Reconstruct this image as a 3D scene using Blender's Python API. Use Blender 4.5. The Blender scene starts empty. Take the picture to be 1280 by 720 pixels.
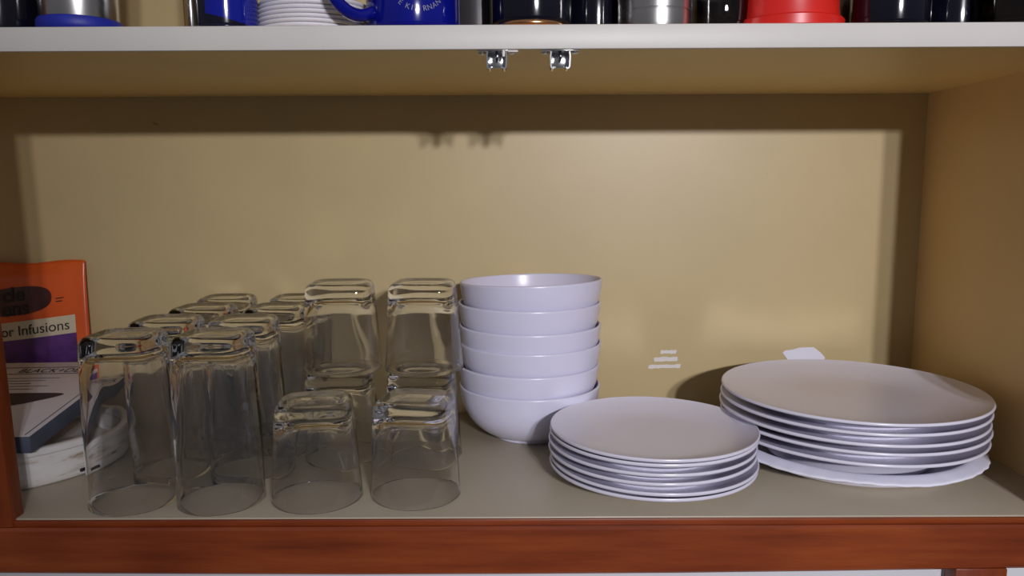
import bpy, bmesh, math, random
from mathutils import Vector, Matrix
random.seed(7)
PI = math.pi
scene = bpy.context.scene
COL = scene.collection

# ------------------------------------------------------------------ helpers
def link(o, parent=None):
    COL.objects.link(o)
    if parent is not None:
        o.parent = parent
    return o

def tag(o, label=None, cat=None, group=None, kind=None):
    if label: o['label'] = label
    if cat: o['category'] = cat
    if group: o['group'] = group
    if kind: o['kind'] = kind
    return o

def thing(name, label, cat, loc=(0, 0, 0), rot=(0, 0, 0), group=None):
    o = bpy.data.objects.new(name, None)
    o.empty_display_size = 0.02
    o.location = loc
    o.rotation_euler = rot
    link(o)
    return tag(o, label, cat, group)

def mesh_obj(name, bm, mat, parent=None, smooth=True, loc=None, rot=None, angle=None):
    me = bpy.data.meshes.new(name)
    bmesh.ops.recalc_face_normals(bm, faces=bm.faces)
    bm.to_mesh(me)
    bm.free()
    mats = mat if isinstance(mat, (list, tuple)) else [mat]
    for m in mats:
        me.materials.append(m)
    for p in me.polygons:
        p.use_smooth = smooth
    if smooth and angle:
        me.set_sharp_from_angle(angle=math.radians(angle))
    o = bpy.data.objects.new(name, me)
    if loc: o.location = loc
    if rot: o.rotation_euler = rot
    return link(o, parent)

def add_box(bm, x0, x1, y0, y1, z0, z1, bevel=0.0, seg=2):
    r = bmesh.ops.create_cube(bm, size=1.0)
    for v in r['verts']:
        v.co.x = x0 + (v.co.x + .5) * (x1 - x0)
        v.co.y = y0 + (v.co.y + .5) * (y1 - y0)
        v.co.z = z0 + (v.co.z + .5) * (z1 - z0)
    if bevel > 0:
        vs = set(r['verts'])
        es = [e for e in bm.edges if e.verts[0] in vs and e.verts[1] in vs]
        bmesh.ops.bevel(bm, geom=es, offset=bevel, segments=seg, affect='EDGES', profile=.5)

def box_obj(name, mat, x0, x1, y0, y1, z0, z1, parent=None, bevel=0.0, seg=2, smooth=False):
    bm = bmesh.new()
    add_box(bm, x0, x1, y0, y1, z0, z1, bevel, seg)
    return mesh_obj(name, bm, mat, parent, smooth=smooth or bevel > 0, angle=40)

def rings_to_bm(bm, rings, close_profile=False, cap_start=True, cap_end=True):
    """rings: list of lists of points (equal count). quads between; single point -> pole"""
    vs = []
    for r in rings:
        vs.append([bm.verts.new(p) for p in r])
    n = max(len(r) for r in vs)
    pairs = list(zip(vs, vs[1:]))
    if close_profile:
        pairs.append((vs[-1], vs[0]))
    for a, b in pairs:
        if len(a) == 1 and len(b) == 1:
            continue
        for i in range(n):
            j = (i + 1) % n
            if len(a) == 1:
                bm.faces.new((a[0], b[i], b[j]))
            elif len(b) == 1:
                bm.faces.new((a[i], b[0], a[j]))
            else:
                bm.faces.new((a[i], b[i], b[j], a[j]))
    return vs

def lathe(bm, prof, n=64, wob=None, cx=0, cy=0):
    rings = []
    for r, z in prof:
        if r < 1e-6:
            rings.append([(cx, cy, z)])
        else:
            ring = []
            for i in range(n):
                t = 2 * PI * i / n
                rr, zz = r, z
                if wob: rr, zz = wob(r, z, t)
                ring.append((cx + rr * math.cos(t), cy + rr * math.sin(t), zz))
            rings.append(ring)
    closed = prof[0][0] > 1e-6 and prof[-1][0] > 1e-6
    rings_to_bm(bm, rings, close_profile=closed)

def spline(pts, n=4):
    """Catmull-Rom through 2D points"""
    out = []
    P = [pts[0]] + list(pts) + [pts[-1]]
    for i in range(1, len(P) - 2):
        p0, p1, p2, p3 = P[i - 1], P[i], P[i + 1], P[i + 2]
        for k in range(n):
            t = k / n
            out.append(tuple(.5 * ((2 * b) + (-a + c) * t + (2 * a - 5 * b + 4 * c - d) * t * t + (-a + 3 * b - 3 * c + d) * t ** 3)
                             for a, b, c, d in zip(p0, p1, p2, p3)))
    out.append(tuple(pts[-1]))
    return out

def tube(bm, path, rad, n=12, flat=1.0):
    rings = []
    path = [Vector(p) for p in path]
    up0 = Vector((0, 1, 0))
    for i, p in enumerate(path):
        d = (path[min(i + 1, len(path) - 1)] - path[max(i - 1, 0)]).normalized()
        a = up0 - d * up0.dot(d)
        a.normalize()
        b = d.cross(a)
        rings.append([tuple(p + a * rad * math.cos(2 * PI * k / n) + b * rad * flat * math.sin(2 * PI * k / n)) for k in range(n)])
    rings = [[tuple(path[0])]] + rings + [[tuple(path[-1])]]
    rings_to_bm(bm, rings)

def text_mesh(body, size=1.0, align='LEFT', offset=0.0, depth=0.0):
    cu = bpy.data.curves.new('t', 'FONT')
    cu.body = body
    cu.size = size
    cu.align_x = align
    cu.offset = offset
    cu.extrude = depth
    ob = bpy.data.objects.new('t', cu)
    COL.objects.link(ob)
    dg = bpy.context.evaluated_depsgraph_get()
    dg.update()
    me = bpy.data.meshes.new_from_object(ob.evaluated_get(dg))
    bpy.data.objects.remove(ob)
    bm = bmesh.new()
    bm.from_mesh(me)
    bpy.data.meshes.remove(me)
    return bm

# ------------------------------------------------------------------ materials
def new_mat(name):
    m = bpy.data.materials.new(name)
    m.use_nodes = True
    nt = m.node_tree
    bsdf = nt.nodes['Principled BSDF']
    return m, nt, bsdf

def noise(nt, scale, detail=3, stretch=None, rough=.5):
    tc = nt.nodes.new('ShaderNodeTexCoord')
    mp = nt.nodes.new('ShaderNodeMapping')
    if stretch: mp.inputs['Scale'].default_value = stretch
    nt.links.new(tc.outputs['Object'], mp.inputs['Vector'])
    n = nt.nodes.new('ShaderNodeTexNoise')
    n.inputs['Scale'].default_value = scale
    n.inputs['Detail'].default_value = detail
    n.inputs['Roughness'].default_value = rough
    nt.links.new(mp.outputs['Vector'], n.inputs['Vector'])
    return n

def ramp(nt, src, stops):
    r = nt.nodes.new('ShaderNodeValToRGB')
    el = r.color_ramp.elements
    while len(el) < len(stops): el.new(.5)
    for e, (p, c) in zip(el, stops):
        e.position = p
        e.color = (*c, 1)
    nt.links.new(src, r.inputs['Fac'])
    return r

def bump(nt, bsdf, src, strength, dist=.001):
    b = nt.nodes.new('ShaderNodeBump')
    b.inputs['Strength'].default_value = strength
    b.inputs['Distance'].default_value = dist
    nt.links.new(src, b.inputs['Height'])
    nt.links.new(b.outputs['Normal'], bsdf.inputs['Normal'])

def plain(name, col, rough=.4, metal=0.0, coat=0.0, vary=.06, scale=40, bumpy=0.0, spec=.5):
    m, nt, b = new_mat(name)
    n = noise(nt, scale)
    c0 = tuple(max(0, c * (1 - vary)) for c in col)
    c1 = tuple(min(1, c * (1 + vary)) for c in col)
    r = ramp(nt, n.outputs['Fac'], [(.3, c0), (.7, c1)])
    nt.links.new(r.outputs['Color'], b.inputs['Base Color'])
    b.inputs['Roughness'].default_value = rough
    b.inputs['Metallic'].default_value = metal
    b.inputs['Specular IOR Level'].default_value = spec
    if coat:
        b.inputs['Coat Weight'].default_value = coat
        b.inputs['Coat Roughness'].default_value = .04
    if bumpy: bump(nt, b, n.outputs['Fac'], bumpy)
    return m

def wall_paint(name, col, rough=.42, spots=True):
    m, nt, b = new_mat(name)
    n = noise(nt, 9, 4)
    r = ramp(nt, n.outputs['Fac'], [(.3, tuple(c * .965 for c in col)), (.7, tuple(c * 1.03 for c in col))])
    out = r.outputs['Color']
    if spots:                                   # small brown specks on old paint
        s = noise(nt, 55, 1)
        rs = ramp(nt, s.outputs['Fac'], [(.835, (0, 0, 0)), (.87, (1, 1, 1))])
        mx = nt.nodes.new('ShaderNodeMix')
        mx.data_type = 'RGBA'
        mx.inputs[7].default_value = (.34, .21, .09, 1)
        nt.links.new(rs.outputs['Color'], mx.inputs[0])
        nt.links.new(out, mx.inputs[6])
        out = mx.outputs[2]
    nt.links.new(out, b.inputs['Base Color'])
    b.inputs['Roughness'].default_value = rough
    f = noise(nt, 180, 2)
    bump(nt, b, f.outputs['Fac'], .06, .0006)
    return m

def wood(name, axis='x'):
    m, nt, b = new_mat(name)
    st = {'x': (1.2, 14, 14), 'z': (14, 14, 1.2)}[axis]
    n = noise(nt, 6, 6, st, .6)
    n2 = noise(nt, 5, 2)
    r = ramp(nt, n.outputs['Fac'], [(.25, (.17, .030, .006)), (.5, (.265, .050, .010)), (.78, (.35, .080, .016))])
    r2 = ramp(nt, n2.outputs['Fac'], [(.35, (.70, .62, .60)), (.65, (1.0, 1.0, 1.0))])
    mx = nt.nodes.new('ShaderNodeMix')
    mx.data_type = 'RGBA'
    mx.blend_type = 'MULTIPLY'
    mx.inputs[0].default_value = 1
    nt.links.new(r.outputs['Color'], mx.inputs[6])
    nt.links.new(r2.outputs['Color'], mx.inputs[7])
    nt.links.new(mx.outputs[2], b.inputs['Base Color'])
    b.inputs['Roughness'].default_value = .38
    bump(nt, b, n.outputs['Fac'], .12, .0008)
    return m

def glass_mat(name, col=(.965, .975, .972), rough=0.0):
    m, nt, b = new_mat(name)
    n = noise(nt, 14, 2)
    r = ramp(nt, n.outputs['Fac'], [(.3, tuple(c * .985 for c in col)), (.7, col)])
    nt.links.new(r.outputs['Color'], b.inputs['Base Color'])
    b.inputs['Transmission Weight'].default_value = 1.0
    b.inputs['Roughness'].default_value = rough
    b.inputs['IOR'].default_value = 1.5
    return m

WALL = wall_paint('cream_yellow_paint', (.535, .425, .218))
UNDER = wall_paint('cream_yellow_paint_brightened', (.90, .66, .265), spots=False)  # same yellow paint, colour raised in place of bounce light under the shelf
SIDE = wall_paint('cream_orange_paint_brightened', (.74, .52, .235), spots=False)  # more orange side tone, also brightened in colour to lift the shaded wall
FLOORP = wall_paint('beige_shelf_paint', (.46, .405, .305), .38)
WHITE_EDGE = wall_paint('old_white_paint', (.62, .60, .55), .45)
DOORW = wall_paint('white_door_paint', (.70, .71, .74), .4, spots=False)
WOODX = wood('varnished_red_wood', 'x')
WOODZ = wood('varnished_red_wood_upright', 'z')
CHINA = plain('white_china', (.71, .70, .86), .28, coat=.0, vary=.015, scale=12)
CHINA2 = plain('white_china_plate', (.75, .735, .84), .25, coat=.0, vary=.015, scale=12)
PAPER = plain('white_foam_plate', (.82, .82, .93), .7, vary=.03, scale=30, bumpy=.1)
GLASS = glass_mat('clear_tumbler_glass', (.985, .988, .988))
STEEL = plain('brushed_steel', (.62, .61, .60), .24, metal=1, vary=.05, scale=30)
CHROME = plain('chrome', (.70, .70, .72), .12, metal=1, vary=.03)
COPPER = plain('copper', (.72, .36, .16), .2, metal=1, vary=.06)
BLACKG = plain('black_glaze', (.004, .004, .010), .10, coat=.0, vary=.2)
NAVYG = plain('dark_navy_gloss', (.006, .006, .025), .10, coat=.0, vary=.2)
DARKGREY = plain('dark_grey_enamel', (.045, .042, .045), .35, vary=.15)
BLUEG = plain('cobalt_blue_glaze', (.003, .006, .20), .10, coat=.0, vary=.1)
BLUERUB = plain('blue_rubber', (.012, .022, .33), .5, vary=.08)
REDP = plain('red_plastic', (.62, .016, .010), .35, vary=.05)
RIBW = plain('white_plastic', (.74, .73, .77), .45, vary=.02)
LETTER = plain('pale_lettering', (.20, .21, .30), .5, vary=.1)
INK = plain('black_ink', (.008, .006, .008), .5, vary=.1)
DARKG = glass_mat('smoked_glass', (.16, .16, .20))
CHALK = plain('chalky_white_paint', (.80, .76, .74), .8, vary=.06)

# ------------------------------------------------------------------ camera
F, PITCH, YAW, ROLL = 960.0, .13, -.0025, .0046
cy_, sy_ = math.cos(YAW), math.sin(YAW)
fw = Vector((sy_ * math.cos(PITCH), cy_ * math.cos(PITCH), -math.sin(PITCH)))
rt = Vector((cy_, -sy_, 0))
dn = fw.cross(rt)
rt2 = rt * math.cos(ROLL) + dn * math.sin(ROLL)
dn2 = -rt * math.sin(ROLL) + dn * math.cos(ROLL)
cam = bpy.data.cameras.new('camera')
cam.sensor_width = 36
cam.lens = F / 1280 * 36
cam.clip_start = .01
co = bpy.data.objects.new('camera', cam)
M = Matrix((rt2, -dn2, -fw)).transposed().to_4x4()
M.translation = (0, -.68, .303)
co.matrix_world = M
link(co)
scene.camera = co

# ------------------------------------------------------------------ the cabinet
D, H, ZT = .334, .4208, .4414           # depth, underside and top of the upper shelf
WR, WL = .535, -.745
TOP = .80
def struct(o): return tag(o, kind='structure')
struct(box_obj('wall_back', WALL, WL - .02, WR + .02, D, D + .02, -.03, TOP))
struct(box_obj('wall_right', SIDE, WR, WR + .02, 0.006, D, -.03, TOP))
struct(box_obj('wall_left', SIDE, WL - .02, WL, 0.006, D, -.03, TOP))
struct(box_obj('floor', FLOORP, WL, WR, -.0005, D, -.020, 0, bevel=.0012))
struct(box_obj('ceiling', WALL, WL - .02, WR + .02, 0.006, D + .02, TOP, TOP + .02))

sh = thing('cabinet_shelf', 'cream painted upper shelf board spanning the whole cabinet, mugs standing on it', 'shelf', (0, 0, H))
bm = bmesh.new()
add_box(bm, WL, WR, .0025, D, 0.0003, ZT - H - .0003)
mesh_obj('board', bm, UNDER, sh, smooth=False)
bm = bmesh.new()
add_box(bm, WL, WR, 0, .004, 0, ZT - H, .0012)
e = mesh_obj('front_edge', bm, WHITE_EDGE, sh, angle=40)
e['label'] = 'scuffed off white painted front edge'

ff = thing('face_frame', 'reddish brown varnished wooden face frame around the lower shelf opening', 'frame', (0, 0, 0))
bm = bmesh.new()
xs_ = [-.80, -.62, -.46, -.30, -.15, 0, .15, .30, .45, .60]
zb_ = [-.0475, -.0490, -.0505, -.0520, -.0530, -.0530, -.0525, -.0510, -.0490, -.0470]   # the lower edge is planed unevenly
pr_ = []
for x, zb in zip(xs_, zb_):
    pr_.append([(x, -.0068, zb), (x, -.009, zb + .0022), (x, -.009, -.0090), (x, -.0068, -.0065), (x, .012, -.0065), (x, .012, zb)])
v_ = rings_to_bm(bm, pr_)
bm.faces.new(v_[0]); bm.faces.new(v_[-1])
mesh_obj('rail', bm, WOODX, ff, angle=30)
box_obj('lip', WOODX, -.80, .60, -.0035, -.0006, -.0070, -.0012, ff, bevel=.0008)
bm = bmesh.new(); add_box(bm, -.056, 0, -.007, .012, .0002, TOP + .006, .002)
mesh_obj('stile', bm, WOODZ, ff, angle=40, loc=(-.4637, 0, -.0068), rot=(0, -.026, 0))
box_obj('stile', WOODZ, .493, .56, -.007, .012, -.0068, TOP, ff, bevel=.002)
box_obj('stile', WOODZ, .4085, .4565, -.0078, .0115, -.60, -.0490, ff, bevel=.0016)

for x0, x1, lab in ((-.80, .4075, 'wide white painted cupboard door below the wooden rail'),
                    (.4575, .90, 'white painted cupboard door right of the short wooden post')):
    d = thing('cupboard_door', lab, 'door', ((x0 + x1) / 2, .004, -.33), group=None)
    w = (x1 - x0) / 2
    bm = bmesh.new()
    add_box(bm, -w, w, .0085, .026, -.25, .2755, .002)
    mesh_obj('door_panel', bm, DOORW, d, angle=40)

# little marks on the back wall
def blob(name, pts, y, mat, label, cat, th=.0006):
    bm = bmesh.new()
    cx = sum(p[0] for p in pts) / len(pts); cz = sum(p[1] for p in pts) / len(pts)
    f = [bm.verts.new((x - cx, 0, z - cz)) for x, z in pts]
    b = [bm.verts.new((x - cx, th, z - cz)) for x, z in pts]
    n = len(pts)
    bm.faces.new(f); bm.faces.new(b[::-1])
    for i in range(n):
        bm.faces.new((f[i], b[i], b[(i + 1) % n], f[(i + 1) % n]))
    o = mesh_obj(name, bm, mat, None, smooth=False, loc=(cx, y - th, cz))
    return tag(o, label, cat)

def bw(px, py):                       # point of the back wall behind a place in the photo
    d = fw + rt2 * (px - 640) / F + dn2 * (py - 360) / F
    t = (D + .68) / d.y
    return (d.x * t, .303 + d.z * t)
def rough_strip(x0, x1, y0, y1, sl=0, n=9):
    top = [bw(x0 + (x1 - x0) * i / n, y0 + sl * i / n + random.uniform(-.8, .8)) for i in range(n + 1)]
    bot = [bw(x0 + (x1 - x0) * i / n + random.uniform(-1.5, 1.5), y1 + sl * i / n + random.uniform(-.5, .5)) for i in range(n, -1, -1)]
    return top + bot
blob('paint_smear', rough_strip(826, 846, 438, 442), D, CHALK, 'short white paint smear on the back wall, topmost of three', 'paint mark')
blob('paint_smear', rough_strip(817, 847, 447, 452, -1), D, CHALK, 'middle white paint smear of three on the back wall above small plates', 'paint mark')
blob('paint_smear', rough_strip(811, 851, 456, 460.5, -1), D, CHALK, 'longest white paint smear on the back wall, lowest of three', 'paint mark')
ps = [bw(*p) for p in [(978, 441), (981, 438), (990, 437), (999, 434.5), (1008, 434), (1017, 434), (1021, 437), (1026, 441), (1031, 447), (1028, 452), (1000, 453), (984, 449)]]
blob('paper_scrap', ps, D, PAPER, 'torn white paper scrap stuck on back wall behind the large plates', 'paper', .001)

# ------------------------------------------------------------------ shelf catches
def catch(x, label, left=False):
    t = thing('roller_catch', label, 'catch', (x, .010, H), group='metal catches under the upper shelf')
    bm = bmesh.new()                                   # screw plate with ears
    add_box(bm, -.0165, .0165, -.008, .008, -.0012, 0, .0005)
    mesh_obj('screw_plate', bm, CHROME, t, angle=40)
    for s in (-1, 1):
        bm = bmesh.new()
        lathe(bm, [(0, -.0034), (.0022, -.0030), (.0036, -.0020), (.0040, -.0012), (0, -.0012)], 20)
        mesh_obj('screw', bm, CHROME, t, loc=(s * .0128, -.002, 0))
    # the spring clip: a U of sheet metal open to the front, legs curling in at the tip
    for s in (-1, 1):
        prof = spline([(.0078, -.001), (.0084, -.005), (.0082, -.010), (.0080, -.0136), (.0072, -.0152), (.0058, -.0154), (.0050, -.0146)], 5)
        bm = bmesh.new()
        n = len(prof)
        nrm = []
        for i, p in enumerate(prof):
            a, b = prof[max(i - 1, 0)], prof[min(i + 1, n - 1)]
            dx, dz = b[0] - a[0], b[1] - a[1]
            l = math.hypot(dx, dz)
            nrm.append((-dz / l, dx / l))
        h = .0006
        rings = []
        for p, q in zip(prof, nrm):
            rings.append([(s * (p[0] + q[0] * h), -.0068, p[1] + q[1] * h), (s * (p[0] + q[0] * h), .0068, p[1] + q[1] * h),
                          (s * (p[0] - q[0] * h), .0068, p[1] - q[1] * h), (s * (p[0] - q[0] * h), -.0068, p[1] - q[1] * h)])
        v = rings_to_bm(bm, rings)
        bm.faces.new(v[0]); bm.faces.new(v[-1])
        mesh_obj('spring_leg', bm, CHROME, t, angle=50)
    bm = bmesh.new()
    add_box(bm, -.0078, .0078, .0055, .0068, -.0135, -.001, .0004)
    mesh_obj('back_plate', bm, CHROME, t, angle=40)
    bm = bmesh.new()
    add_box(bm, -.0011, .0011, -.005, .0056, -.0085, -.001, .0004)
    mesh_obj('tongue', bm, BLACKG, t, angle=40)
    if left:
        bm = bmesh.new()
        add_box(bm, -.0012, .0012, -.0085, -.0069, -.0060, 0, .0006)
        o = mesh_obj('paint_drip', bm, WHITE_EDGE, t, angle=40, loc=(.0060, 0, 0))
        bm = bmesh.new()
        add_box(bm, .0095, .0185, -.0085, -.001, -.0022, -.0003, .0007)
        mesh_obj('paint_drip', bm, WHITE_EDGE, t, angle=40)
catch(-.0140, 'left metal roller catch with white paint drips under the upper shelf', True)
catch(.0410, 'right clean metal roller catch screwed under the upper shelf')

# ------------------------------------------------------------------ tumblers
def sring(a, n, z, N=72):
    out = []
    for i in range(N):
        t = 2 * PI * (i + .5) / N
        c, s = abs(math.cos(t)), abs(math.sin(t))
        r = a / (c ** n + s ** n) ** (1 / n)
        out.append((r * math.cos(t), r * math.sin(t), z))
    return out

def tumbler_mesh(h, a0, a1, base):
    """thick square base melting into a round rim; modelled standing on its rim (z=0)"""
    def lerp(a, b, t): return a + (b - a) * t
    def nexp(t):                                     # t: 0 at base, 1 at rim
        return 2 + 2.8 * max(0, 1 - t / .92) ** 1.3
    O, I = [], []
    flip = lambda z: h - z
    # outside, from the middle of the base
    O.append([(0, 0, flip(.0016))])
    for a, z in ((.35, .0018), (.62, .0015), (.72, .0005), (.79, 0), (.86, .0006), (.925, .0022), (.968, .0044), (.992, .0072)):
        O.append(sring(a0 * a, 4.8 - 1.2 * (1 - a), flip(z)))
    for k in range(1, 15):
        t = k / 14
        z = .0105 + (h - .0105 - .0006) * t
        O.append(sring(lerp(a0, a1, t ** 1.05), nexp(t), flip(z)))
    wall = .0012
    O.append(sring(a1 - .0006, 2, flip(h)))
    O.append(sring(a1 - .0009, 2, flip(h)))
    for k in range(14, 0, -1):
        t = k / 14
        z = base + .010 + (h - base - .010 - .0007) * t
        tt = z / h
        O.append(sring(lerp(a0, a1, tt ** 1.05) - wall - .0034 * max(0, 1 - 1.35 * tt) ** 1.2, max(2, nexp(tt) - .9 * max(0, 1 - 1.5 * tt)), flip(z)))
    ai = lerp(a0, a1, .12) - wall - .0032
    for a, z, n in ((.985, .0082, 3.2), (.95, .0052, 3.1), (.88, .0026, 3.0), (.76, .0010, 2.9), (.55, 0, 2.7), (.3, -.0002, 2.4)):
        O.append(sring(ai * a, n, flip(base + z)))
    O.append([(0, 0, flip(base - .0002))])
    bm = bmesh.new()
    rings_to_bm(bm, O)
    return bm

tall0 = mesh_obj('tall_tumbler', tumbler_mesh(.167, .0335, .0415, .017), GLASS)
short0 = mesh_obj('short_tumbler', tumbler_mesh(.0995, .0362, .0445, .0165), GLASS)
def place(src, first, x, y, z, rz, label, group):
    o = src if first else src.copy()
    if not first: COL.objects.link(o)
    o.location = (x, y, z)
    o.rotation_euler = (0, 0, math.radians(rz))
    tag(o, label, 'glass', group)
    return o
ys = (.0425, .1258, .2091, .2895)
TL = [('tall clear tumbler upside down in front of white tray, front of left column', (-.3735, -.3700, -.3640, -.3665), (2, 3, -2, 4), 'left'),
      ('tall clear tumbler upside down at the shelf edge, front of right column', (-.2880, -.2880, -.2780, -.2760), (-2, 3, -4, 2), 'right')]
words = ['', 'second', 'third', 'rearmost']
k = 0
for lab, xs, rs, side in TL:
    for i in range(4):
        l = lab if i == 0 else f'tall clear upturned tumbler, {words[i]} from the front in the {side} tall column'
        if i == 3: l = f'tall clear upturned tumbler against back wall, rearmost of the {side} tall column'
        place(tall0, k == 0, xs[i], ys[i], .0003, rs[i], l, 'tall upturned tumblers')
        k += 1
SH = [(-.1955, .0490, .0003, 8, 'short clear tumbler upside down at shelf edge, front left of the short glasses'),
      (-.0985, .0560, .0003, -9, 'short clear tumbler upside down at shelf edge, front right of the short glasses'),
      (-.1980, .1730, .0003, 3, 'short clear upturned tumbler carrying another, bottom of the left rear stack'),
      (-.1050, .1730, .0003, -4, 'short clear upturned tumbler carrying another, bottom of the stack beside the bowls'),
      (-.1945, .1740, .1003, 4, 'short clear upturned tumbler balanced on top of the left rear stack'),
      (-.1020, .1740, .1003, -2, 'short clear upturned tumbler on top of the stack nearest the bowls')]
for i, (x, y, z, r, lab) in enumerate(SH):
    place(short0, i == 0, x, y, z, r, lab, 'short upturned tumblers')

# ------------------------------------------------------------------ bowls
outer = spline([(.046, .0035), (.056, .0075), (.0675, .0165), (.0762, .027), (.0818, .0385), (.0847, .050), (.0866, .0640)], 5)
inner = [(r - .0036 + .0008 * (z / .064), z + .0034 * (1 - z / .064)) for r, z in outer]
prof = [(0, .0025), (.042, .0025), (.0432, 0), (.0452, 0), (.046, .0020)] + outer + [(.0857, .0650), (.0848, .0651), (.0840, .0646)] + inner[::-1] + [(.030, .0056), (0, .0052)]
bm = bmesh.new()
lathe(bm, prof, 96)
bowl0 = mesh_obj('bowl', bm, CHINA)
BL = ['plain white china bowl at the bottom of the bowl stack, standing on the shelf', 'white china bowl second from the bottom of the bowl stack',
      'white china bowl third from the bottom of the bowl stack', 'white china bowl third from the top of the bowl stack',
      'white china bowl second from the top of the bowl stack', 'white china bowl on top of the bowl stack, its inside showing']
bx = [.0245, .0232, .0255, .0248, .0242, .0275]
bz = [0, .0255, .0522, .0742, .1010, .1268]
for i in range(6):
    o = bowl0 if i == 0 else bowl0.copy()
    if i: COL.objects.link(o)
    o.location = (bx[i] - .0055, .2468, bz[i] + .0003)
    if i == 5: o.rotation_euler = (math.radians(-1.7), math.radians(-1.3), 0)
    tag(o, BL[i], 'bowl', 'stacked white bowls')

# ------------------------------------------------------------------ plates
def plate_mesh(R, rimz, foot, th=.0045, n=112):
    """coupe plate: rim top at z = 0, hanging down to the foot at z = -rimz"""
    fr = R * .60
    zf = -rimz
    up = [(0, -.0135), (R * .30, -.0135), (R * .56, -.0128), (R * .70, -.0108), (R * .82, -.0074), (R * .92, -.0036), (R * .972, -.0010), (R * .988, 0)]
    up = spline(up, 4)
    dnp = [(R * .997, -.0004), (R, -.0016), (R * .996, -.0030), (R * .975, -.0044), (R * .90, -.0080), (R * .80, -.0122), (R * .70, -.0156), (R * .63, -.0176)]
    dnp = spline(dnp, 4)
    prof = up + dnp + [(fr + .0035, min(-.0180, zf + .0006)), (fr + .003, zf), (fr, zf), (fr - .0015, -.0180), (R * .3, -.0180), (0, -.0180)]
    bm = bmesh.new()
    lathe(bm, prof, n)
    return bm
def plate_stack(cx, cy, R, tops, floor0, labels, group, offs, tilts):
    prev = floor0
    for i, zt in enumerate(tops):                       # bottom to top
        o = mesh_obj('plate', plate_mesh(R, max(.0186, zt - prev), 0), CHINA2)
        o.location = (cx + offs[i][0], cy + offs[i][1], zt)
        o.rotation_euler = (math.radians(tilts[i][0]), math.radians(tilts[i][1]), 0)
        tag(o, labels[i], 'plate', group)
        prev = zt - .0135 + .0003
ordn = ['second from the bottom', 'third from the bottom', 'third from the top', 'second from the top']
sl = ['small white china plate at the bottom of the small stack, on the shelf'] + [f'small white china plate, {w} of the small plate stack' for w in ordn] + ['small white china plate on top of the small stack beside the bowls']
plate_stack(.1448, .1030, .1078, [.0186, .0236, .0338, .0420, .0512, .0560], .0003, sl, 'stacked small plates',
            [(0, -.0005), (.001, .0), (-.0012, 0), (-.001, .0005), (.0002, .0005), (.0008, 0)], [(0, 0), (0, .2), (.2, -.2), (0, .1), (-.1, 0), (0, .2)])
ll = ['large white dinner plate lowest of the china ones, in the foam plate', 'large white dinner plate second from the bottom of the dinner plates',
      'large white dinner plate in the middle of the dinner plates', 'large white dinner plate second from the top of its stack', 'large white dinner plate on top of the big stack in the right corner']
plate_stack(.3735, .1560, .1385, [.0415, .0525, .0612, .0715, .0815], .0085, ll, 'stacked dinner plates',
            [(-.001, -.0005), (.0005, .0), (-.001, 0), (.0002, .0005), (.001, 0)], [(0, .2), (0, 0), (.1, .1), (0, -.1), (0, .1)])
def wob(r, z, t):
    if r > .12:
        k = (r - .12) / .02
        return (r + k * (.0003 * math.sin(17 * t) + .0005 * math.sin(43 * t + 1)), z + k * (.0006 * math.sin(7 * t + 2) + .0002 * math.sin(37 * t)))
    return r, z
bm = bmesh.new()
fp = spline([(.092, .0), (.104, .0035), (.113, .0120), (.1195, .0195), (.126, .0218), (.1385, .0188)], 4)
lathe(bm, [(0, 0)] + fp + [(.1396, .0186), (.1400, .0194), (.1396, .0206)] + [(r, z + .0024) for r, z in fp[::-1]] + [(.060, .0028), (0, .0028)], 160, wob)
tag(mesh_obj('foam_plate', bm, PAPER, loc=(.3735, .1600, .0003)), 'white disposable foam plate with wavy rim under the large dinner plates', 'plate')

# ------------------------------------------------------------------ left corner: tray, carton, pouch
m, nt, b = new_mat('whitewashed_wood')
n = noise(nt, 20, 5, (1, 1, 5), .65)
r = ramp(nt, n.outputs['Fac'], [(.30, (.20, .11, .04)), (.40, (.52, .46, .40)), (.50, (.70, .67, .64)), (.75, (.76, .74, .72))])
nt.links.new(r.outputs['Color'], b.inputs['Base Color'])
b.inputs['Roughness'].default_value = .7
bump(nt, b, n.outputs['Fac'], .4, .001)
WASHED = m
TRW = plain('white_painted_wood', (.70, .68, .66), .5, vary=.06, scale=25)
tr = thing('round_tray', 'round whitewashed wooden tray with worn side, under the carton at left', 'tray', (-.566, .160, .0003))
bm = bmesh.new()
lathe(bm, [(0, 0), (.114, 0), (.1165, .002), (.118, .010), (.1185, .022), (.118, .0335), (.110, .0335), (.109, .012), (0, .012)], 96)
mesh_obj('tray_body', bm, WASHED, tr, angle=50)
bm = bmesh.new()
lathe(bm, spline([(.109, .0336), (.1195, .0336), (.1210, .0365), (.1200, .0405), (.1165, .0418), (.111, .0410), (.1085, .0375)], 3), 96)
mesh_obj('rim', bm, TRW, tr)
bm = bmesh.new()
add_box(bm, -.009, .009, -.0016, .0016, -.0018, .0018, .0010)
mesh_obj('chip', bm, INK, tr, loc=(.118 * math.cos(-.42), .118 * math.sin(-.42), .0065), rot=(0, 0, PI / 2 - .42), angle=60)['label'] = 'dark chipped spot'

CART = plain('white_carton', (.66, .63, .66), .45, vary=.03)
CARTS = plain('blue_grey_carton_side', (.075, .09, .125), .5, vary=.15)
IRON = plain('dark_printed_picture', (.035, .028, .045), .5, vary=.3)
ca = thing('carton', 'flat white appliance carton with blue side lying on the round tray', 'carton')
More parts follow.
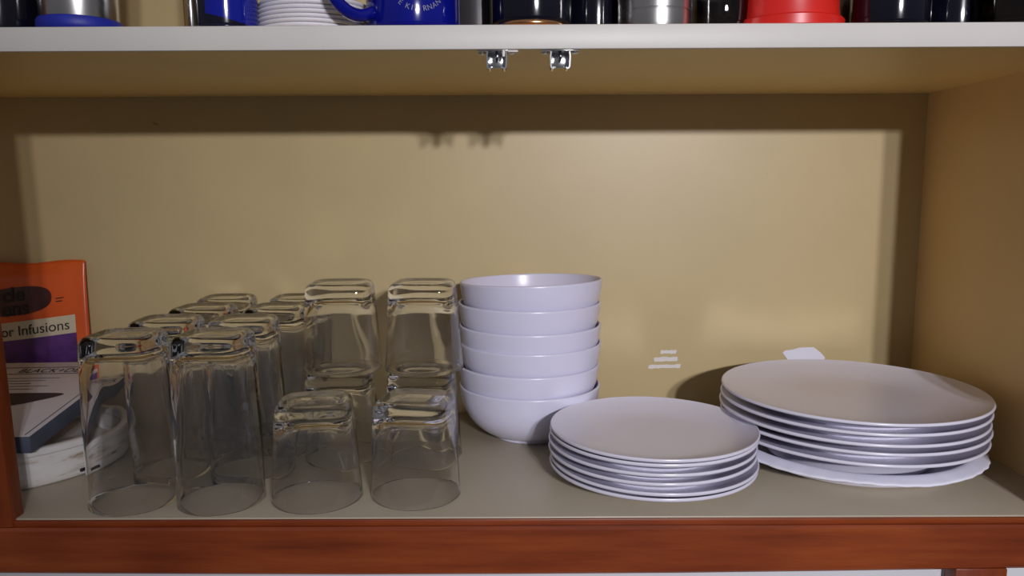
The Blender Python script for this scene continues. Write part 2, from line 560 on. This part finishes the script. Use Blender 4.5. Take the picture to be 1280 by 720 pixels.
# local frame: origin at the front right top corner; -x along the front, +y to the back
ca.location = (-.4740, .0440, .0640)
ca.rotation_euler = (math.radians(6.2), 0, math.radians(3.0))
Wc, Lc, Tc = .190, .225, .018
bm = bmesh.new()
add_box(bm, -Wc, 0, 0, Lc, -Tc, 0, .0008)
o = mesh_obj('carton_body', bm, [CART, CARTS], ca, angle=40)
for p in o.data.polygons:
    if abs(p.normal.z) < .5: p.material_index = 1
def onbox(bm, name, mat, x, y, rot=0, lift=.0004):
    o = mesh_obj(name, bm, mat, ca, smooth=False, loc=(x, y, lift), rot=(0, 0, rot))
    return o
for yy in (Lc - .020, Lc - .043):
    bm = bmesh.new(); add_box(bm, -Wc + .004, -.004, -.0006, .0006, -.0001, .0001)
    onbox(bm, 'printed_line', INK, 0, yy, 0, .0003)
bm = text_mesh('BLACK+DECKER', .0200, 'LEFT')
tw = max(v.co.x for v in bm.verts)
for v in bm.verts: v.co.x *= .108 / tw
onbox(bm, 'printed_lettering', INK, -.116, Lc - .0385)
bm = bmesh.new()                                    # picture of a dark pointed tool
pts = spline([(-.165, .060), (-.120, .046), (-.080, .048), (-.052, .064), (-.036, .082), (-.070, .086), (-.120, .086), (-.165, .088)], 5)
f = [bm.verts.new((x, y, 0)) for x, y in pts]
bm.faces.new(f)
onbox(bm, 'printed_picture', IRON, .012, .032)
for q in range(5):
    bm = bmesh.new(); add_box(bm, -.150 + .01 * (q % 2), -.055 - .012 * (q % 3), -.0005, .0005, -.0001, .0001)
    onbox(bm, 'printed_line', CARTS, 0, Lc - .058 - q * .009, 0, .0003)
bm = bmesh.new(); add_box(bm, -.0005, .0005, .004, Lc - .05, -.0001, .0001)
onbox(bm, 'printed_line', CARTS, -.006, 0, 0, .0003)

# pouch
m, nt, b = new_mat('orange_foil')
n = noise(nt, 12, 3)
r = ramp(nt, n.outputs['Fac'], [(.3, (.62, .085, .012)), (.7, (.78, .125, .018))])
nt.links.new(r.outputs['Color'], b.inputs['Base Color'])
b.inputs['Roughness'].default_value = .28
n2 = noise(nt, 25, 2)
bump(nt, b, n2.outputs['Fac'], .25, .002)
ORANGE = m
CREAMP = plain('cream_print', (.62, .54, .38), .35, vary=.04)
PURPLE = plain('purple_print', (.10, .03, .17), .35, vary=.35, scale=60)
OVALC = plain('dark_oval_print', (.06, .012, .012), .3, vary=.3, scale=30)
PX0, PX1, PH = -.712, -.558, .209
PWID = PX1 - PX0
po = thing('food_pouch', 'orange foil food pouch with purple panel standing at the back left', 'pouch', ((PX0 + PX1) / 2, .309, .0003), (0, 0, 0))
def psurf(u, v, side):                               # u,v in 0..1
    bul = math.sin(PI * u) ** .7 * math.sin(PI * min(1, max(0, (v * .93)))) ** .6
    bul = bul if v < .92 else bul * max(0, (1 - v) / .08)
    y = -side * (.0006 + .0095 * bul) + .016 * v ** 2 * .6
    y += .0012 * math.sin(7 * u + 2) * v
    x = (u - .5) * PWID - .003 * v + .004 * (1 - v)
    z = v * (PH + .003 * (u - .5)) + (.0018 * math.sin(9 * u) if v > .98 else 0)
    return Vector((x, y, z))
bm = bmesh.new()
NU, NV = 40, 50
gf = [[bm.verts.new(psurf(i / NU, j / NV, 1)) for i in range(NU + 1)] for j in range(NV + 1)]
gb = [[bm.verts.new(psurf(i / NU, j / NV, -1)) for i in range(NU + 1)] for j in range(NV + 1)]
for j in range(NV):
    for i in range(NU):
        bm.faces.new((gf[j][i], gf[j][i + 1], gf[j + 1][i + 1], gf[j + 1][i]))
        bm.faces.new((gb[j][i + 1], gb[j][i], gb[j + 1][i], gb[j + 1][i + 1]))
for j in range(NV):
    bm.faces.new((gf[j][0], gf[j + 1][0], gb[j + 1][0], gb[j][0]))
    bm.faces.new((gf[j + 1][NU], gf[j][NU], gb[j][NU], gb[j + 1][NU]))
for i in range(NU):
    bm.faces.new((gf[0][i + 1], gf[0][i], gb[0][i], gb[0][i + 1]))
    bm.faces.new((gf[NV][i], gf[NV][i + 1], gb[NV][i + 1], gb[NV][i]))
mesh_obj('pouch_body', bm, ORANGE, po)
SK = .105                                            # the print runs uphill to the right
def on_pouch(name, bm, mat, lift, label=None):
    """bm in (x = metres from the pouch's left edge, y = metres above the shelf)"""
    for v in bm.verts:
        x, z = v.co.x, v.co.y + SK * (v.co.x - .12)
        p = psurf(min(1, max(0, x / PWID)), min(1, max(0, z / PH)), 1)
        v.co = (p.x, p.y - lift, p.z)
    o = mesh_obj(name, bm, mat, po)
    if label: o['label'] = label
    return o
def gridpatch(x0, x1, z0, z1, nu=24, nv=14, ell=False):
    bm = bmesh.new()
    if ell:
        cx, cz, a, c = (x0 + x1) / 2, (z0 + z1) / 2, (x1 - x0) / 2, (z1 - z0) / 2
        rings = [[(cx, cz, 0)]]
        for k in range(1, 9):
            rr = k / 8
            rings.append([(cx + a * rr * abs(math.cos(t)) ** .7 * math.copysign(1, math.cos(t)),
                           cz + c * rr * abs(math.sin(t)) ** .8 * math.copysign(1, math.sin(t)), 0) for t in [2 * PI * (i + .5) / 72 for i in range(72)]])
        rings_to_bm(bm, rings)
        return bm
    g = [[bm.verts.new((x0 + (x1 - x0) * i / nu, z0 + (z1 - z0) * j / nv, 0)) for i in range(nu + 1)] for j in range(nv + 1)]
    for j in range(nv):
        for i in range(nu):
            bm.faces.new((g[j][i], g[j][i + 1], g[j + 1][i + 1], g[j + 1][i]))
    return bm
on_pouch('print_panel', gridpatch(.006, .1395, .1150, .1385), CREAMP, .0008, 'cream text panel')
on_pouch('print_panel', gridpatch(.006, .1395, .0200, .1150), PURPLE, .0008, 'purple picture panel')
on_pouch('print_oval', gridpatch(.016, .1120, .1470, .1830, ell=True), OVALC, .0011, 'dark oval emblem')
def ptext(body, size, x, z, mat, align, lift=.0018, bold=0):
    bm = text_mesh(body, size, align, offset=bold)
    bmesh.ops.triangulate(bm, faces=bm.faces)
    bmesh.ops.subdivide_edges(bm, edges=bm.edges, cuts=1)
    for v in bm.verts:
        v.co = (v.co.x + x, v.co.y + z, 0)
    return on_pouch('print_lettering', bm, mat, lift)
ptext('cle', .026, .0790, .1655, INK, 'RIGHT', bold=.0006)
ptext('ens', .026, .0835, .1475, INK, 'RIGHT', bold=.0006)
ptext('or Infusions', .0185, .1330, .1205, INK, 'RIGHT')
for q, zz in enumerate((.1615, .1575)):
    on_pouch('small_print', gridpatch(.117, .127 - .002 * q, zz, zz + .0012, 4, 2), INK, .0010)

# ------------------------------------------------------------------ things on the upper shelf
def shelfthing(name, label, cat, px, y, group=None):
    """px: where its middle stands along the shelf's front edge"""
    x = (px - 640) / F * (.656 + y) - .0005
    return thing(name, label, cat, (x, y, ZT + .0002), group=group)
def cup_profile(r0, r1, h, wall=.003, foot=.003):
    return [(0, foot * .6), (r0 * .80, foot * .6), (r0 * .84, 0), (r0 * .93, 0), (r0 * .985, .0015), (r0, .0045)] + \
           [(r0 + (r1 - r0) * t, .0045 + (h - .006) * t) for t in (.2, .4, .6, .8, 1)] + \
           [(r1 - wall * .5, h), (r1 - wall, h - .0015)] + [(r0 + (r1 - r0) * t - wall, foot + .004 + (h - .010) * t) for t in (.75, .5, .25, 0)] + [(r0 * .8, foot + .002), (0, foot + .002)]
def cup(parent, name, mat, r0, r1, h, n=72):
    bm = bmesh.new()
    lathe(bm, cup_profile(r0, r1, h), n)
    return mesh_obj(name, bm, mat, parent)

t = shelfthing('tumbler', 'plain black tumbler at the far left end of the upper shelf', 'tumbler', 3, .046)
cup(t, 'body', BLACKG, .0355, .038, .15)
bm = bmesh.new(); lathe(bm, [(0, .150), (.036, .150), (.039, .152), (.039, .160), (.034, .163), (0, .163)], 48); mesh_obj('lid', bm, BLACKG, t)

t = shelfthing('steel_tumbler', 'stainless steel tumbler with blue rubber base at left of upper shelf', 'tumbler', 101, .0435)
bm = bmesh.new()
lathe(bm, [(0, .006), (.0318, .006), (.0326, .0085), (.0332, .05), (.0355, .14), (.036, .16), (.0350, .16), (.0345, .14), (.032, .05), (.0305, .010), (0, .010)], 80)
mesh_obj('steel_body', bm, STEEL, t)
bm = bmesh.new()
lathe(bm, [(0, 0), (.0325, 0), (.0348, .0015), (.0360, .005), (.0356, .0110), (.0346, .0124), (.0324, .0124), (.0315, .0055), (0, .0055)], 80)
mesh_obj('rubber_base', bm, BLUERUB, t)

# dark gloss cup, a slanting blue reflection painted into its colour
t = shelfthing('glossy_cup', 'glossy black cup with painted blue reflection beside the white dish stack', 'cup', 283, .0335)
bm = bmesh.new(); lathe(bm, cup_profile(.0270, .0300, .11), 96)
m, nt, b = new_mat('black_glaze_blue_reflection')
tc = nt.nodes.new('ShaderNodeTexCoord')
sp = nt.nodes.new('ShaderNodeSeparateXYZ')
nt.links.new(tc.outputs['Object'], sp.inputs[0])
def mth(op, a, b2):
    q = nt.nodes.new('ShaderNodeMath'); q.operation = op
    for i_, v_ in enumerate((a, b2)):
        if isinstance(v_, (int, float)): q.inputs[i_].default_value = v_
        else: nt.links.new(v_, q.inputs[i_])
    return q.outputs[0]
slant = mth('ADD', sp.outputs['Z'], mth('MULTIPLY', sp.outputs['X'], .24))
msk = mth('MULTIPLY', mth('GREATER_THAN', slant, .0100), mth('GREATER_THAN', sp.outputs['X'], -.0085))
mx = nt.nodes.new('ShaderNodeMix'); mx.data_type = 'RGBA'
nt.links.new(msk, mx.inputs[0])
mx.inputs[6].default_value = (.006, .006, .016, 1)
mx.inputs[7].default_value = (.005, .010, .26, 1)
nt.links.new(mx.outputs[2], b.inputs['Base Color'])
b.inputs['Roughness'].default_value = .12
mesh_obj('body', bm, m, t)
bm = bmesh.new()
lathe(bm, [(.0268, .0003), (.0276, .0003), (.0280, .002), (.0274, .0035), (.0268, .0035)], 72)
mesh_obj('foot_ring', bm, NAVYG, t)

# steel straight-sided cup peeking out at its left
t = shelfthing('steel_cup', 'narrow bright steel cup half hidden left of the glossy black cup', 'cup', 266, .074)
cup(t, 'body', CHROME, .0245, .026, .12)

# stack of white shallow dishes
bm = bmesh.new()
lathe(bm, [(0, .0006), (.046, .0006), (.0475, 0)] + spline([(.0500, .0002), (.0512, .0010), (.0516, .0019), (.0512, .0028), (.0500, .0035)], 3) + [(.0475, .0037), (.046, .0030), (0, .0030)], 96)
lid0 = mesh_obj('plastic_dish', bm, RIBW)
ords = ['lowest', 'second from the bottom', 'third from the bottom', 'fourth from the bottom', 'fifth from the bottom', 'sixth from the bottom', 'seventh from the bottom', 'topmost']
for i in range(8):
    o = lid0 if i == 0 else lid0.copy()
    if i: COL.objects.link(o)
    o.location = (-.1875 + (.0006, -.0004, .0003, -.0006, .0004, -.0002, .0012, .0016)[i], .0700 + (.0004 if i % 2 else 0), ZT + .0001 + i * .00385)
    tag(o, f'shallow white plastic dish behind blue mug handle, {ords[i]} of stack', 'dish', 'stacked white plastic dishes')

# blue mug with circular lettering
t = shelfthing('mug', 'cobalt blue mug with pale circular lettering and handle on its left', 'mug', 517, .0475)
R0 = .0425
cup(t, 'body', BLUEG, R0, R0, .098, 96)
bm = bmesh.new()
tube(bm, spline([(-.0320, -.0260, .0150), (-.0420, -.0350, .0105), (-.0520, -.0440, .0130), (-.0610, -.0500, .0230), (-.0645, -.0520, .038), (-.0620, -.0505, .058), (-.0490, -.0410, .072), (-.0320, -.0260, .076)], 6), .0046, 14, 1.2)
mesh_obj('handle', bm, BLUEG, t)
bmL = bmesh.new()
EC = (.0100, .0400); ER = .0235                     # centre and radius of the lettering ring (along the surface)
for ch, ang in (('E', -128), ('K', -112), ('I', -103), ('F', -95), ('R', -78), ('N', -68), ('A', -57), ('N', -46)):
    b_ = text_mesh(ch, .0064, 'CENTER')
    a = math.radians(ang)
    for v in b_.verts:
        lx, lz = v.co.x, v.co.y
        rr = ER - lz + .004
        px_ = EC[0] + rr * math.cos(a) - lx * math.sin(a)
        pz_ = EC[1] + rr * math.sin(a) + lx * math.cos(a)
        th = px_ / R0 - PI / 2
        v.co = ((R0 + .0003) * math.cos(th), (R0 + .0003) * math.sin(th), pz_)
    me = bpy.data.meshes.new('tmp'); b_.to_mesh(me); b_.free(); bmL.from_mesh(me); bpy.data.meshes.remove(me)
mesh_obj('printed_lettering', bmL, LETTER, t, smooth=False)

t = shelfthing('grey_tumbler', 'dark grey tumbler standing back between blue mug and copper based mug', 'tumbler', 598, .105)
cup(t, 'body', DARKGREY, .029, .031, .14)

t = shelfthing('mug', 'glossy black mug with a copper coloured base ring', 'mug', 663.5, .0425)
bm = bmesh.new(); pr = cup_profile(.0370, .0385, .105); lathe(bm, [(r_, z_ + .004) for r_, z_ in pr], 96); mesh_obj('body', bm, BLACKG, t)
bm = bmesh.new(); lathe(bm, [(0, 0), (.034, 0), (.0362, .001), (.0368, .0030), (.0366, .0050), (.034, .0062), (0, .0062)], 96); mesh_obj('base_ring', bm, COPPER, t)

t = shelfthing('tumbler', 'black tumbler standing back between copper based mug and steel tumbler', 'tumbler', 742, .080)
cup(t, 'body', BLACKG, .027, .029, .14)
bm = bmesh.new(); lathe(bm, [(0, .140), (.027, .140), (.030, .142), (.030, .150), (.026, .153), (0, .153)], 48); mesh_obj('lid', bm, BLACKG, t)

t = shelfthing('steel_tumbler', 'brushed steel tumbler with a seam line, left of the red cup', 'tumbler', 818, .0415)
bm = bmesh.new()
lathe(bm, [(0, 0), (.0318, 0), (.0331, .0012), (.0335, .004), (.0336, .0148), (.0328, .0153), (.0328, .0160), (.0336, .0165), (.0342, .06), (.0355, .12), (.0345, .12), (.0325, .06), (.0312, .006), (0, .005)], 96)
mesh_obj('steel_body', bm, STEEL, t, angle=35)

t = shelfthing('drinking_glass', 'smoked drinking glass between the steel tumbler and red cup', 'glass', 899, .056)
cup(t, 'body', DARKG, .0255, .029, .12)

t = shelfthing('plastic_cup', 'bright red plastic cup with a flanged base on the upper shelf', 'cup', 983, .0545)
bm = bmesh.new()
lathe(bm, [(0, .002), (.043, .002), (.044, 0), (.0480, 0), (.0490, .0012), (.0490, .0092), (.0480, .0104), (.0450, .0112), (.0440, .020), (.0415, .09), (.040, .09), (.0425, .020), (.0430, .008), (0, .006)], 96)
mesh_obj('body', bm, REDP, t, angle=35)

t = shelfthing('drinking_glass', 'dark drinking glass behind, just right of the red cup', 'glass', 1072, .098)
cup(t, 'body', DARKG, .024, .027, .12)

t = shelfthing('mug', 'tall glossy black mug with bright streak, right of the red cup', 'mug', 1110, .0385)
cup(t, 'body', BLACKG, .0335, .0340, .11, 96)

t = shelfthing('mug', 'glossy black mug standing back near the right end of upper shelf', 'mug', 1187, .082)
cup(t, 'body', BLACKG, .031, .032, .10)

t = shelfthing('drinking_glass', 'smoked drinking glass at the far right end of upper shelf', 'glass', 1262, .040)
cup(t, 'body', DARKG, .0310, .034, .11)

# ------------------------------------------------------------------ light
def bulb(name, loc, power, size, target, blend=1.0, ang=95, col=(1, .97, .95)):
    l = bpy.data.lights.new(name, 'SPOT')
    l.energy = power
    l.shadow_soft_size = size
    l.spot_size = math.radians(ang)
    l.spot_blend = blend
    l.color = col
    o = bpy.data.objects.new(name, l)
    o.location = loc
    o.rotation_euler = (Vector(target) - Vector(loc)).to_track_quat('-Z', 'Y').to_euler()
    link(o)
    return o
bulb('lamp', (.44, -1.93, .70), 60, .030, (.35, .33, .42), ang=67, col=(1, .975, 1.04))
bulb('lamp', (.56, -1.93, .70), 60, .030, (.35, .33, .42), ang=67, col=(1, .975, 1.04))
w = bpy.data.worlds.new('world')
scene.world = w
w.use_nodes = True
bg = w.node_tree.nodes['Background']
bg.inputs['Color'].default_value = (.95, .93, 1.0, 1)
tcw = w.node_tree.nodes.new('ShaderNodeTexCoord')
sxw = w.node_tree.nodes.new('ShaderNodeSeparateXYZ')
w.node_tree.links.new(tcw.outputs['Generated'], sxw.inputs[0])
mr = w.node_tree.nodes.new('ShaderNodeMapRange')          # dim room: lighter ceiling, darker floor and furniture
mr.inputs['From Min'].default_value = -.35
mr.inputs['From Max'].default_value = .55
mr.inputs['To Min'].default_value = .055
mr.inputs['To Max'].default_value = .20
w.node_tree.links.new(sxw.outputs['Z'], mr.inputs['Value'])
w.node_tree.links.new(mr.outputs['Result'], bg.inputs['Strength'])

scene.view_settings.view_transform = 'Standard'
scene.view_settings.look = 'None'
scene.view_settings.gamma = 1
scene.view_settings.exposure = 0
scene.view_settings.use_curve_mapping = False
scene.cycles.max_bounces = 24
scene.cycles.transmission_bounces = 20
scene.cycles.glossy_bounces = 8
scene.cycles.diffuse_bounces = 5
scene.cycles.blur_glossy = .3
